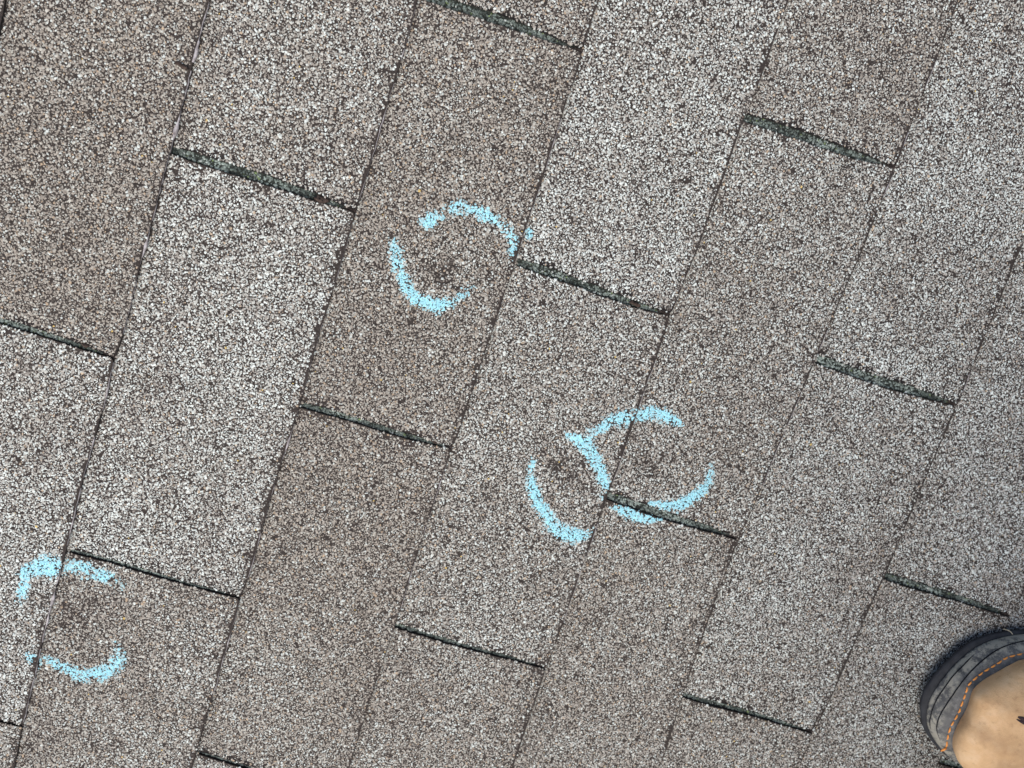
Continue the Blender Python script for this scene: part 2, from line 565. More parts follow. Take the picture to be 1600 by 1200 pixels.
def build_shingle(k, h):
    near = None
    ns, nr = 44, 14
    r = np.r_[-0.035, np.linspace(0, 0.955, nr - 4), 0.972, 0.985, 0.995, 1.0]
    s = np.linspace(0, 1, ns)
    uc = (key_center(k, h, 0.5) + key_center(k, h + 2, 0.5)) / 2
    fine = dense_depth(uc, (k + 0.5) * EXPO) > -190
    if (k, h) in ((0, 1), (1, 2), (2, -1), (3, 0), (4, -1)):
        s = np.linspace(0, 1, 150); r = np.r_[-0.035, np.linspace(0, 0.955, 56), 0.972, 0.985, 0.995, 1.0]
    if not fine:
        s = np.linspace(0, 1, 6); r = np.array([-0.035, 0.0, 0.5, 0.97, 1.0])
    rc = np.clip(r, 0, 1)
    L = key_center(k, h, rc) + key_half(k, h, rc) + corner(rc)
    Rr = key_center(k, h + 2, rc) - key_half(k, h + 2, rc) - corner(rc)
    U = L[:, None] + (Rr - L)[:, None] * s[None]
    v0 = line(k, U); v1 = line(k + 1, U)
    Vv = v0 + (v1 - v0) * r[:, None]
    Z = surface(U, Vv, np.broadcast_to(r[:, None], U.shape), k)
    top = np.stack([U, Vv, Z], -1).reshape(-1, 3)
    bot = top.copy(); bot[:, 2] -= T * 0.93
    m = len(r); n = len(s)
    q = grid_faces(m, n)
    N = m * n
    ring = np.r_[np.arange(n), np.arange(1, m) * n + n - 1, N - 2 - np.arange(n - 1), (np.arange(m - 2, 0, -1)) * n]
    r2 = np.roll(ring, -1)
    side = np.stack([ring, ring + N, r2 + N, r2], -1)
    o = link('shingle', mesh_np('shingle', np.vstack([top, bot]), np.vstack([q[:, ::-1], q + N, side])), M_BIT, roof)
    o.data.materials.append(M_CUT)
    mi = np.zeros(len(o.data.polygons), np.int32); mi[2 * len(q):] = 1
    o.data.polygons.foreach_set('material_index', mi)
    if not fine:
        return
    # granules of this shingle
    rr = course_r(k, GU, GV)
    rq = np.clip(rr, 0, 1)
    kl = key_center(k, h, rq) + key_half(k, h, rq) + corner(rq)
    kr = key_center(k, h + 2, rq) - key_half(k, h + 2, rq) - corner(rq)
    ok = (rr > 0.002) & (rr < 0.997) & (GU > kl + 0.3) & (GU < kr - 0.3)
    u, v, rr, kl, kr = GU[ok], GV[ok], rr[ok], kl[ok], kr[ok]
    if len(u) < 20:
        return
    dedge = np.minimum((1 - rr) * EXPO, np.minimum(u - kl, kr - u))
    dline = (1 - rr) * EXPO
    big = vnoise(u, v, 75, 21, 4); mid = vnoise(u, v, 22, 22, 3); sm = vnoise(u, v, 7, 23, 2)
    tw, tb = TONE.get((k, h), (0.4 + 0.25 * math.sin(k * 3 + h), 0.4))
    white = np.clip(tw + 0.9 * (big - 0.5) + 0.8 * (mid - 0.5) + 0.5 * (sm - 0.5), 0, 1)
    brown = np.clip(tb + 0.45 * (0.5 - big), 0, 1)
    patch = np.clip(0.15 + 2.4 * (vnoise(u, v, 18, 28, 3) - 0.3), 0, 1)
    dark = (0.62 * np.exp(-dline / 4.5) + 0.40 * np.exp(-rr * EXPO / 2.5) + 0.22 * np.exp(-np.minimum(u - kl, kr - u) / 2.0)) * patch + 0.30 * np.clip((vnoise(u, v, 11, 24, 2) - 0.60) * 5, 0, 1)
    drop = chip_edge(u, v, dedge, 25) | ((vnoise(u, v, 3.6, 26, 2) > np.where(big > 0.5, 0.79, 0.765)) & (rng.random(len(u)) < 0.7))
    drop |= rng.random(len(u)) < 0.03
    for c, rad, st in BR:
        d = np.hypot(u - c[0], v - c[1]) / rad
        f = np.exp(-d * d)
        dark = dark + 0.8 * st * f
        white = white * np.maximum(1 - 0.8 * st * f, 0)
        drop |= rng.random(len(u)) < 0.34 * st * f
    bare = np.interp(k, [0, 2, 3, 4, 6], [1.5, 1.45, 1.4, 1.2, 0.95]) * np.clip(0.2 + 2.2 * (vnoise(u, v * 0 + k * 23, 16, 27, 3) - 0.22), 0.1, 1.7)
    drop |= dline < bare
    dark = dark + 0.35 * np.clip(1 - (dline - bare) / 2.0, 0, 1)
    keep = ~drop
    u, v, rr, white, brown, dark = (x[keep] for x in (u, v, rr, white, brown, dark))
    z = surface(u, v, rr, k)
    rad = np.clip(rng.lognormal(math.log(0.88), 0.24, len(u)), 0.5, 1.5)
    hg = rad * (0.42 + 0.38 * rng.random(len(u)))
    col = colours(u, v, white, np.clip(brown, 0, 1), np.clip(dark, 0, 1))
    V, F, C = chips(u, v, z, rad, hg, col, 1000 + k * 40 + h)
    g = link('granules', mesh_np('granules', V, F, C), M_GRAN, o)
    tag(g, kind='stuff')
    PLACED.append(np.c_[u, v, z, rad, hg, col])
    return o


SH = {}
for k in K_RANGE:
    hh = hs(k)
    for h in hh[:-1]:
        a = key_center(k, h, 0.5); b = key_center(k, h + 2, 0.5)
        if b < U_MIN + 60 or a > U_MAX - 60:
            continue
        SH[(k, h)] = build_shingle(k, h)

# dark green-stained granules on the headlap at the bottom of the keyways, more of them per area and finer
VV, FF, CC, off = [], [], [], 0
for k in K_RANGE:
    for h in hs(k):
        a, b, w0, w1, w2 = key(k, h)
        um = (a + b) / 2
        if dense_depth(um, (k + 0.5) * EXPO) < -40:
            continue
        n = 520
        r = rng.random(n)
        u = key_center(k, h, r) + (rng.random(n) * 2 - 1) * np.maximum(key_half(k, h, r) - 0.5, 0.2)
        v = line(k, u) + r * (line(k + 1, u) - line(k, u))
        z = -T + T * r + 0.1
        g = vnoise(u, v, 16, 41, 2)
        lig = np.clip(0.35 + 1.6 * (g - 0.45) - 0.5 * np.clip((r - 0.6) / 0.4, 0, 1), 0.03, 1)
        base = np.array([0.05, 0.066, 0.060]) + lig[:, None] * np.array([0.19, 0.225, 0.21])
        pale = rng.random(n) < 0.08 * lig
        base[pale] = (0.34, 0.37, 0.36)
        mossy = rng.random(n) < 0.03
        base[mossy] = (0.10, 0.14, 0.06)
        base *= (0.35 + 1.1 * rng.random(n))[:, None]
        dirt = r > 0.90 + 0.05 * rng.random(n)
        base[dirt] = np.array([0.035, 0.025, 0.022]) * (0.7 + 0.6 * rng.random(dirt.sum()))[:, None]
        rad = np.clip(rng.lognormal(math.log(0.85), 0.28, n), 0.4, 1.4)
        V, F, C = stones(u, v, z, rad, rad * 0.9, base, 5000 + k * 40 + h)
        VV.append(V); FF.append(F + off); CC.append(C); off += len(V)
kg = link('granules', mesh_np('granules', np.vstack(VV), np.vstack(FF), np.vstack(CC)), M_GRAN, roof)
tag(kg, 'dark green stained granules in the slots between shingles', kind='stuff')

# loose granules washed against the foot of every butt edge
VV, FF, CC, off = [], [], [], 0
for k in range(-1, 9):
    n = 2600
    u = rng.uniform(-380, 620, n)
    dv = np.abs(rng.normal(0, 0.9, n)) + 0.25
    v = line(k, u) + dv
    ok = (dense_depth(u, v) > -5) & (vnoise(u, v * 0 + k * 17, 20, 71, 3) + 0.25 * rng.random(n) > (0.72 if k < 4 else 0.66))
    u, v, dv = u[ok], v[ok], dv[ok]
    n = len(u)
    r = dv / EXPO
    base = colours(u, v, np.full(n, 0.3), np.full(n, 0.4), np.full(n, 0.15)) * 0.85
    rad = np.clip(rng.lognormal(math.log(0.75), 0.25, n), 0.4, 1.2)
    z = surface(u, v, r, k) + 0.35 + np.clip(0.9 - dv, 0, 0.9) * 1.1
    V, F, C = stones(u, v, z, rad, rad * 0.8, base, 9000 + k)
    VV.append(V); FF.append(F + off); CC.append(C); off += len(V)
lg = link('loose_granules', mesh_np('loose_granules', np.vstack(VV), np.vstack(FF), np.vstack(CC)), M_GRAN, roof)
tag(lg, 'loose granules washed against the shingle edges', kind='stuff')

# ------------------------------------------------------------------ frayed pale mat along the butt edges
M_MAT, nt_, b_ = new_mat('frayed_glass_mat', 0.85, 0.2)
nt_.links.new(ramp(nt_, noise(nt_, 260, 4), [(0.3, (0.13, 0.115, 0.115)), (0.55, (0.33, 0.31, 0.32)), (0.8, (0.52, 0.50, 0.51))]), b_.inputs['Base Color'])


def frayed(k, h, spans):
    o = SH.get((k, h))
    if o is None:
        return
    V, F = [], []
    n0 = 0
    for pts, wmax in spans:
        p = survey(pts)[:, :2]
        u0, u1 = p[:, 0].min(), p[:, 0].max()
        n = max(8, int((u1 - u0) / 1.2))
        u = np.linspace(u0, u1, n)
        wd = wmax * np.clip(2.6 * (vnoise(u, u * 0 + k, 10, 51, 3) - 0.36), 0.06, 1) * np.sin(np.pi * np.clip(np.arange(n) / (n - 1), 0.03, 0.97)) ** 0.35
        v = line(k + 1, u)
        z = surface(u, v, np.ones(n), k)
        jig = 0.5 * (vnoise(u, u * 0 + 3, 4, 52, 2) - 0.5)
        cross = [(-wd * 0.5 + jig, 0.0), (-wd * 0.35 + jig, 0.55), (wd * 0.3 + jig, 0.35), (wd * 0.6 + jig, -0.9), (wd * 0.4 + jig, -1.6)]
        rows = np.stack([np.c_[u, v + a, z + b] for a, b in cross])
        V.append(rows.reshape(-1, 3))
        F.append(grid_faces(len(cross), n) + n0)
        n0 += len(cross) * n
    link('frayed_edge', mesh_np('frayed_edge', np.vstack(V), np.vstack(F)), M_MAT, o)


frayed(0, -1, [([(330, 5), (312, 50)], 0.9), ([(315, 42), (302, 98)], 2.6), ([(297, 110), (284, 172)], 1.1), ([(283, 172), (269, 240)], 2.7), ([(268, 240), (240, 345)], 1.3), ([(236, 352), (220, 412)], 2.2),
               ([(215, 430), (195, 520)], 1.2)])
frayed(0, 1, [([(178, 565), (160, 640)], 1.2), ([(150, 680), (128, 745)], 2.0), ([(125, 760), (108, 850)], 1.0), ([(100, 880), (90, 915)], 1.6), ([(90, 912), (68, 1000)], 2.4), ([(64, 1010), (40, 1125)], 1.1)])
frayed(1, -2, [([(650, 10), (625, 95)], 1.3), ([(615, 130), (560, 315)], 0.8)])
frayed(1, 0, [([(552, 345), (520, 450)], 1.1), ([(505, 500), (475, 615)], 1.0), ([(468, 640), (440, 720)], 1.5), ([(432, 745), (385, 900)], 0.9)])
frayed(1, 2, [([(372, 940), (330, 1100)], 0.8)])
frayed(2, -1, [([(875, 185), (850, 265)], 1.2), ([(840, 290), (815, 380)], 0.8)])
frayed(2, 1, [([(700, 720), (660, 840)], 0.9), ([(650, 860), (625, 950)], 0.9)])
frayed(3, 0, [([(975, 700), (955, 752)], 2.0), ([(1020, 560), (985, 660)], 0.9), ([(935, 815), (880, 970)], 0.8)])
frayed(4, -3, [([(1412, 205), (1402, 228)], 2.2), ([(1460, 95), (1440, 140)], 1.0)])
frayed(4, -1, [([(1386, 275), (1374, 305)], 2.0), ([(1290, 515), (1278, 548)], 1.0), ([(1250, 610), (1190, 755)], 0.7)])
frayed(5, -2, [([(1512, 580), (1500, 612)], 1.6)])

# ------------------------------------------------------------------ chalk marks
PL = np.vstack(PLACED)


def zoomed(pts, scale, ox, oy):
    return [(ox + x / scale, oy + y / scale, wd / scale, cov) for x, y, wd, cov in pts]


def chalk_pick(stroke):
    """granules that the stroke has coated: stroke points are (px, py, full width px, cover)"""
    st = np.array(stroke)
    q = survey(st[:, :2])[:, :2]
    n = max(12, len(q) * 14)
    c = catmull(np.c_[q, st[:, 2] / 2.0 / 2.0, st[:, 3]], n)   # half width in mm at about 2 px per mm
    lo = c[:, :2].min(0) - 12; hi = c[:, :2].max(0) + 12
    m = (PL[:, 0] > lo[0]) & (PL[:, 0] < hi[0]) & (PL[:, 1] > lo[1]) & (PL[:, 1] < hi[1])
    g = PL[m]
    d = np.hypot(g[:, None, 0] - c[None, :, 0], g[:, None, 1] - c[None, :, 1])
    i = d.argmin(1)
    t = d[np.arange(len(g)), i] / np.maximum(c[i, 2], 0.8)
    pr = c[i, 3] * np.clip((1.9 - t) / 1.35, 0, 1) ** 1.2
    pr = pr * (0.45 + 1.05 * vnoise(g[:, 0], g[:, 1], 6, 61, 2)) * np.clip(0.5 + g[:, 4] / 0.9, 0, 1.15)
    pick = rng.random(len(g)) < pr * 0.95
    cover = np.clip(0.22 + 0.85 * pr + rng.normal(0, 0.18, len(g)), 0.15, 1.0)
    return np.c_[g, cover][pick]


def chalk_part(t, name, strokes):
    g = np.vstack([chalk_pick(s) for s in strokes])
    n = len(g)
    b0 = np.array([0.30, 0.60, 0.695])
    cv = g[:, 8:9]
    col = (g[:, 5:8] * 0.9 + 0.06) * (1 - cv) + b0 * cv * (0.85 + 0.25 * rng.random(n))[:, None]
    V, F, C = chips(g[:, 0], g[:, 1], g[:, 2] + 0.1, g[:, 3] * 1.12, g[:, 4] * 1.15, col, 7000 + n)
    # powder between the coated granules
    k = int(n * 0.7)
    src = g[rng.integers(0, n, k)]
    src = src[rng.random(k) < src[:, 8] ** 2]
    k = len(src)
    u = src[:, 0] + rng.normal(0, 0.7, k); v = src[:, 1] + rng.normal(0, 0.7, k)
    V2, F2, C2 = chips(u, v, src[:, 2] + 0.28, 0.35 + 0.35 * rng.random(k), 0.2 + 0.25 * rng.random(k), b0 * (0.7 + 0.4 * rng.random(k))[:, None], 7500 + n)
    return part_of(t, name, np.vstack([V, V2]), np.vstack([F, F2 + len(V)]), M_CHALK, np.vstack([C, C2]))


GRP = 'blue chalk circles marking hail hits'


def chalk_ring(label, center_px, arcs):
    p = survey([center_px])[0]
    t = thing('chalk_circle', label, 'chalk mark', p[0], p[1], 2.0, GRP)
    for a in arcs:
        chalk_part(t, 'chalk_arc', a)
    return t


a1 = zoomed([(420, 250, 100, .75), (480, 230, 120, 1.05), (570, 165, 90, .6), (690, 115, 100, .65), (800, 100, 115, 1.05), (930, 115, 95, .85), (1050, 175, 100, .95), (1180, 225, 80, .75),
             (1275, 320, 85, .55), (1340, 440, 90, .7), (1340, 540, 85, .8), (1343, 620, 60, .55)], 6.667, 600, 310)
a2 = zoomed([(112, 440, 85, .5), (125, 550, 100, .7), (145, 660, 95, .8), (160, 740, 100, .75), (200, 850, 95, .9), (260, 965, 95, 1.), (350, 1045, 105, 1.05), (460, 1090, 115, 1.1), (570, 1115, 115, 1.1), (670, 1095, 105, 1.),
             (730, 1060, 70, .6)], 6.667, 600, 310)
a3 = zoomed([(780, 1010, 60, .5), (830, 990, 90, .55), (870, 940, 60, .35), (940, 920, 50, .2)], 6.667, 600, 310)
chalk_ring('pale blue chalk circle with two gaps, alone on a brown shingle above the touching pair', (712, 405), [[a1], [a2, a3]])
b1 = zoomed([(112, 495, 35, .8), (92, 585, 60, .9), (105, 690, 70, .9), (140, 800, 80, .95), (200, 890, 85, 1.), (270, 985, 95, 1.05), (345, 1050, 100, 1.05), (430, 1075, 100, 1.05), (510, 1065, 70, 1.), (572, 1035, 45, .9)], 5, 810, 620)
b2 = zoomed([(375, 292, 40, .8), (440, 315, 65, .95), (520, 370, 90, 1.05), (570, 440, 90, 1.05), (615, 530, 90, 1.05), (650, 620, 75, 1.), (675, 700, 55, .8), (660, 780, 50, .35), (650, 850, 45, .35)], 5, 810, 620)
chalk_ring('pale blue chalk circle touching another, the one left of the dark slot', (884, 752), [[b1], [b2]])
c1 = zoomed([(540, 320, 60, .95), (585, 265, 75, .9), (680, 205, 75, .85), (780, 165, 90, .95), (870, 155, 90, 1.), (935, 110, 50, .7)], 5, 810, 620)
c2 = zoomed([(960, 150, 65, 1.), (1050, 120, 95, 1.05), (1150, 150, 85, 1.), (1245, 200, 55, .85), (1290, 200, 30, .3)], 5, 810, 620)
c3 = zoomed([(1500, 540, 55, .4), (1485, 640, 60, .65), (1430, 720, 75, .9), (1345, 790, 85, 1.), (1250, 840, 85, 1.), (1150, 845, 60, .95), (1030, 826, 30, .8)], 5, 810, 620)
c4 = zoomed([(740, 850, 35, .8), (830, 895, 75, 1.05), (930, 925, 85, 1.1), (1030, 945, 65, 1.1), (1120, 948, 30, .95)], 5, 810, 620)
chalk_ring('pale blue chalk circle crossing a dark green slot, open on the right', (1020, 730), [[c1, c2], [c3, c4]])
d1 = zoomed([(190, 410, 60, .35), (212, 320, 75, .8), (222, 230, 70, .75), (255, 160, 90, .95), (330, 140, 120, .95), (420, 125, 150, .95), (490, 140, 140, .95), (540, 150, 90, .8)], 5.4545, 0, 860)
d2 = zoomed([(590, 115, 90, .7), (700, 145, 105, .75), (790, 185, 95, .8), (890, 215, 95, .85), (960, 245, 80, .7), (1020, 275, 70, .45)], 5.4545, 0, 860)
d3 = zoomed([(235, 865, 50, .6), (300, 920, 85, .8), (325, 985, 50, .7)], 5.4545, 0, 860)
d4 = zoomed([(405, 925, 50, .7), (480, 970, 75, .85), (560, 1000, 90, .85), (680, 1050, 100, .9), (790, 1055, 95, .85), (880, 1030, 105, 1.), (985, 965, 105, .95), (1030, 900, 90, .9), (1025, 820, 60, .5), (980, 760, 45, .25)], 5.4545, 0, 860)
chalk_ring('faint blue chalk circle across a shingle edge, mostly open at its sides', (115, 965), [[d1, d2], [d3, d4]])
p = survey([(828, 365)])[0]
t = thing('chalk_dot', 'tiny blue chalk speck right of the upper chalk circle', 'chalk mark', p[0], p[1], 2.0)
chalk_part(t, 'chalk_fleck', [[(827, 362, 8, 1.2), (828, 368, 8, 1.2)]])

# ------------------------------------------------------------------ boot
M_OUT, nt_, b_ = new_mat('black_rubber', 0.75, 0.35)
nt_.links.new(ramp(nt_, noise(nt_, 120, 4), [(0.3, (0.012, 0.013, 0.016)), (0.7, (0.028, 0.03, 0.035))]), b_.inputs['Base Color'])
M_RAND, nt_, b_ = new_mat('grey_rubber_rand', 0.62, 0.4)
tc = nt_.nodes.new('ShaderNodeTexCoord').outputs['Object']
base = ramp(nt_, noise(nt_, 90, 5, tc), [(0.25, (0.050, 0.050, 0.049)), (0.75, (0.108, 0.107, 0.104))])
sp = nt_.nodes.new('ShaderNodeSeparateXYZ'); nt_.links.new(tc, sp.inputs[0])
low = math_(nt_, 'MULTIPLY', math_(nt_, 'SUBTRACT', 0.033, sp.outputs[2]), 90.0)
mud = math_(nt_, 'ADD', math_(nt_, 'MULTIPLY', noise(nt_, 120, 8, tc, 0.75), 5.2), -2.25)
mud = math_(nt_, 'MULTIPLY', mud, math_(nt_, 'MINIMUM', math_(nt_, 'MAXIMUM', low, 0.0), 1.0))
mm_ = ramp(nt_, mud, [(0.0, (0, 0, 0)), (0.35, (0.85, 0.85, 0.85))])
base = mixc(nt_, mm_, base, (0.34, 0.32, 0.26))
sc = ramp(nt_, noise(nt_, 170, 5, tc, 0.7), [(0.52, (0, 0, 0)), (0.70, (0.55, 0.55, 0.55))])
base = mixc(nt_, sc, base, (0.26, 0.255, 0.24))
nt_.links.new(base, b_.inputs['Base Color'])
bump(nt_, b_, noise(nt_, 900, 3, tc), 0.25, 0.0006)
M_GROOVE, _, b_ = new_mat('groove_black', 0.9, 0.1)
b_.inputs['Base Color'].default_value = (0.012, 0.012, 0.014, 1)
M_LEA, nt_, b_ = new_mat('tan_nubuck_leather', 0.8, 0.25)
tc = nt_.nodes.new('ShaderNodeTexCoord').outputs['Object']
base = ramp(nt_, noise(nt_, 38, 6, tc, 0.6), [(0.25, (0.52, 0.315, 0.155)), (0.5, (0.66, 0.425, 0.225)), (0.75, (0.74, 0.52, 0.30))])
fl = ramp(nt_, noise(nt_, 210, 4, tc, 0.7), [(0.56, (0, 0, 0)), (0.74, (0.5, 0.5, 0.5))])
base = mixc(nt_, fl, base, (0.36, 0.19, 0.085))
base = mixc(nt_, ramp(nt_, noise(nt_, 75, 6, tc, 0.7), [(0.5, (0, 0, 0)), (0.75, (0.6, 0.6, 0.6))]), base, (0.72, 0.52, 0.325))
base = mixc(nt_, ramp(nt_, noise(nt_, 26, 4, tc), [(0.52, (0, 0, 0)), (0.72, (0.55, 0.55, 0.55))]), base, (0.30, 0.17, 0.085))
nt_.links.new(base, b_.inputs['Base Color'])
bump(nt_, b_, noise(nt_, 420, 8, tc, 0.75), 0.5, 0.0012)
M_THR, nt_, b_ = new_mat('orange_thread', 0.6, 0.4)
nt_.links.new(ramp(nt_, noise(nt_, 2500, 2), [(0.3, (0.62, 0.21, 0.035)), (0.7, (0.90, 0.37, 0.08))]), b_.inputs['Base Color'])
M_DARK, _, b_ = new_mat('dark_brown_textile', 0.95, 0.1)
b_.inputs['Base Color'].default_value = (0.035, 0.026, 0.02, 1)

z5 = lambda L: [(1400 + x / 5, 960 + y / 5) for x, y in L]
NB = 120
OUTER = [(167, 905), (176, 883), (189, 863), (208, 850), (228, 842), (246, 840), (263, 846), (274, 855.5), (286, 873), (295, 895), (299, 925), (296, 955), (284, 995), (274, 1035), (272, 1075),
         (270, 1108), (254, 1132), (226, 1141), (198, 1133), (182, 1110), (176, 1075), (170, 1035), (164, 990), (161, 950), (162, 925)]
outer = catmull(OUTER, NB, closed=True)
# upper edge of the rand: seen stretch surveyed at its height, the rest set in from the sole
lea_px = z5([(1000, 350), (900, 390), (800, 445), (720, 490), (650, 540), (604, 590), (582, 650), (560, 720), (530, 780), (490, 850), (460, 920), (445, 985), (452, 1060), (500, 1130), (600, 1195)])
lea_z = np.interp(np.arange(15), [0, 5, 9, 12, 14], [33, 38, 37, 31, 29])
lea = np.array([survey([p], z)[0] for p, z in zip(lea_px, lea_z)])
rest = [(287, 925, 29), (284, 955, 30), (272, 995, 32), (262, 1035, 34), (260, 1075, 35), (258, 1100, 35), (246, 1122, 35), (226, 1130, 35), (206, 1122, 35), (194, 1103, 35), (188, 1075, 35), (181, 1035, 34),
        (176, 990, 33), (172, 950, 33), (174, 920, 33)]
LEA = np.vstack([lea, rest])
leaf = catmull(LEA, NB, closed=True)
# line the two loops up by direction from the boot's centre
cen = np.array([228.0, 985.0])


def by_angle(P, n=NB):
    a = np.unwrap(np.arctan2(P[:, 1] - cen[1], (P[:, 0] - cen[0]) * 2.2))
    if a[-1] < a[0]:
        P = P[::-1]; a = a[::-1]
    a0 = a[0]
    t = np.linspace(-math.pi, math.pi, n, endpoint=False)
    ext = np.r_[a - 2 * math.pi, a, a + 2 * math.pi]
    E3 = np.vstack([P, P, P])
    o = np.argsort(ext)
    return np.c_[tuple(np.interp(t, ext[o], E3[o, i]) for i in range(P.shape[1]))]


NB = 240
OU = by_angle(catmull(OUTER, 600, True), NB)
LE = by_angle(catmull(LEA, 600, True), NB)
boot = thing('boot', 'toe of a tan leather work boot with grey rubber rand and orange stitching', 'boot', 230, 990, 0)


def ring_offset(P, d):
    c = P[:, :2]
    tn = np.roll(c, -1, 0) - np.roll(c, 1, 0)
    nn = np.c_[tn[:, 1], -tn[:, 0]] / np.linalg.norm(tn, axis=1)[:, None]
    if ((c + nn - cen) ** 2).sum() < ((c - cen) ** 2).sum():
        nn = -nn
    Q = P.copy()
    Q[:, :2] += nn * np.asarray(d).reshape(-1, 1)
    return Q


def loft(rings, cap0=False, cap1=False):
    n = len(rings[0])
    V = np.vstack(rings)
    F = [grid_faces(len(rings), n, True)]
    T3 = []
    for flag, r, rev in ((cap0, 0, True), (cap1, len(rings) - 1, False)):
        if flag:
            c = len(V)
            V = np.vstack([V, rings[r].mean(0)])
            i = r * n + np.arange(n); j = r * n + (np.arange(n) + 1) % n
            T3.append(np.stack([j, i, np.full(n, c)] if rev else [i, j, np.full(n, c)], -1))
    return V, F + T3


def ring(P2, z):
    return np.c_[P2[:, :2], np.broadcast_to(z, (len(P2),))]


toe = np.clip((905 - OU[:, 1]) / 65, 0, 1)             # 1 at the toe tip
spring = 2.5 + T + 7.0 * toe ** 1.5                       # the sole lifts at the toe
lug = 1.0 * (np.sin(np.arange(NB) * 2 * np.pi / NB * 34) > -0.3)
lip = 2.2 + 4.2 * toe * np.clip((272 - OU[:, 0]) / 30, 0.25, 1)
o1 = ring_offset(OU, lip - 4); o2 = ring_offset(OU, lip - 0.6 + lug * 0.5); o3 = ring_offset(OU, lip); o4 = ring_offset(OU, -1.5)
V, F = loft([ring(o1, spring), ring(o2, spring + 0.8), ring(o3, spring + 2.4), ring(o2, spring + 4.2), ring(o4, spring + 4.8)], True, True)
part_of(boot, 'outsole', V, F, M_OUT, smooth=False)
# rand: bulged band between the outsole and the leather, with two pressed-in grooves
zb = spring + 4.2
prof = np.linspace(0, 1, 26)
rings = []
for q in prof:
    P = OU * (1 - q) + LE[:, :2] * q
    z = zb * (1 - q) + LE[:, 2] * q
    bulge = 2.6 * np.sin(np.pi * q ** 0.8)
    P = ring_offset(P, bulge - (1.2 if q == 0 else 0))
    z = z + 3.0 * np.sin(np.pi * q) * (0.6 + 0.4 * toe)
    rings.append(ring(P, z))
RAND = np.stack(rings)
inner = ring_offset(ring(LE, LE[:, 2] - 1.0), -4)
V, F = loft(list(rings) + [inner])
part_of(boot, 'rand', V, F, M_RAND, smooth=True)


def on_rand(pxs, n):
    """points of the rand's outside nearest to measured photo points"""
    P = RAND.reshape(-1, 3)
    d = P - CAM
    c = d @ R.T
    sx = 800 + FPX * c[:, 0] / c[:, 2]; sy = 600 + FPX * c[:, 1] / c[:, 2]
    q = catmull(pxs, n)
    out = []
    for x, y in q:
        dd = (sx - x) ** 2 + (sy - y) ** 2
        i = np.argsort(dd)[:6]
        wgt = 1 / (dd[i] + 0.5)
        out.append((P[i] * wgt[:, None]).sum(0) / wgt.sum())
    out = np.array(out)
    for _ in range(3):
        out[1:-1] = (out[:-2] + 2 * out[1:-1] + out[2:]) / 4
    return out


def tube(P, rad, ns=8, flat=1.0):
    P = np.asarray(P, float)
    n = len(P)
    t = np.gradient(P, axis=0)
    t /= np.linalg.norm(t, axis=1)[:, None] + 1e-9
    up = np.array([0, 0, 1.0])
    a = np.cross(t, up); a /= np.linalg.norm(a, axis=1)[:, None] + 1e-9
    b = np.cross(a, t)
    rad = np.broadcast_to(rad, (n,))
    ang = np.arange(ns) * 2 * np.pi / ns
    V = P[:, None] + rad[:, None, None] * (np.cos(ang)[None, :, None] * a[:, None] + flat * np.sin(ang)[None, :, None] * b[:, None])
    V = V.reshape(-1, 3)
    F = [grid_faces(n, ns, True)]
    V = np.vstack([V, P[0], P[-1]])
    i = np.arange(ns); j = (i + 1) % ns
    F += [np.vstack([np.stack([j, i, np.full(ns, n * ns)], -1), np.stack([i, j, np.full(ns, n * ns + 1)], -1) + np.array([(n - 1) * ns, (n - 1) * ns, 0])])]
    return V, F


for path in ([(300, 960), (268, 870), (270, 800), (300, 700), (360, 600), (430, 500), (520, 405), (612, 310)],
             [(345, 985), (318, 900), (330, 820), (370, 740), (440, 635), (520, 522), (600, 430), (700, 340), (800, 272), (900, 232), (1000, 208), (1150, 190)]):
    P = on_rand(z5(path), 90)
    V, F = tube(P, np.interp(np.linspace(0, 1, 90), [0, .1, .9, 1], [0.15, 0.55, 0.6, 0.15]), 6)
    part_of(boot, 'groove', V, F, M_GROOVE)
# orange stitches, one by one
st_px = z5([(1150, 270), (1000, 300), (930, 315), (860, 335), (800, 373), (740, 410), (690, 438), (640, 475), (590, 518), (560, 552), (540, 610), (525, 660), (508, 705), (492, 745), (470, 790), (442, 840), (420, 885), (405, 930),
            (396, 990), (388, 1040)])
P = on_rand(st_px, 220)
nst = 21
for i in range(nst):
    seg = P[int(i * 220 / nst) + 1:int((i + 1) * 220 / nst) - 1]
    n = len(seg)
    seg = seg + np.array([0, 0, 0.5]) + np.c_[np.zeros(n), np.zeros(n), 0.5 * np.sin(np.linspace(0, np.pi, n))]
    V, F = tube(seg, 0.78 * np.sin(np.linspace(0.35, np.pi - 0.35, n)) ** 0.5, 8, 0.8)
    part_of(boot, 'stitch', V, F, M_THR, smooth=True)
e = P[-1]
V, F = tube(np.array([e + (0, 0, 0.8), e + (2.0, -1.5, 0.8), e + (4.2, -3.0, 0.2)]), np.array([1.0, 1.1, 0.6]), 8, 0.8)
part_of(boot, 'thread_end', V, F, M_THR, smooth=True)
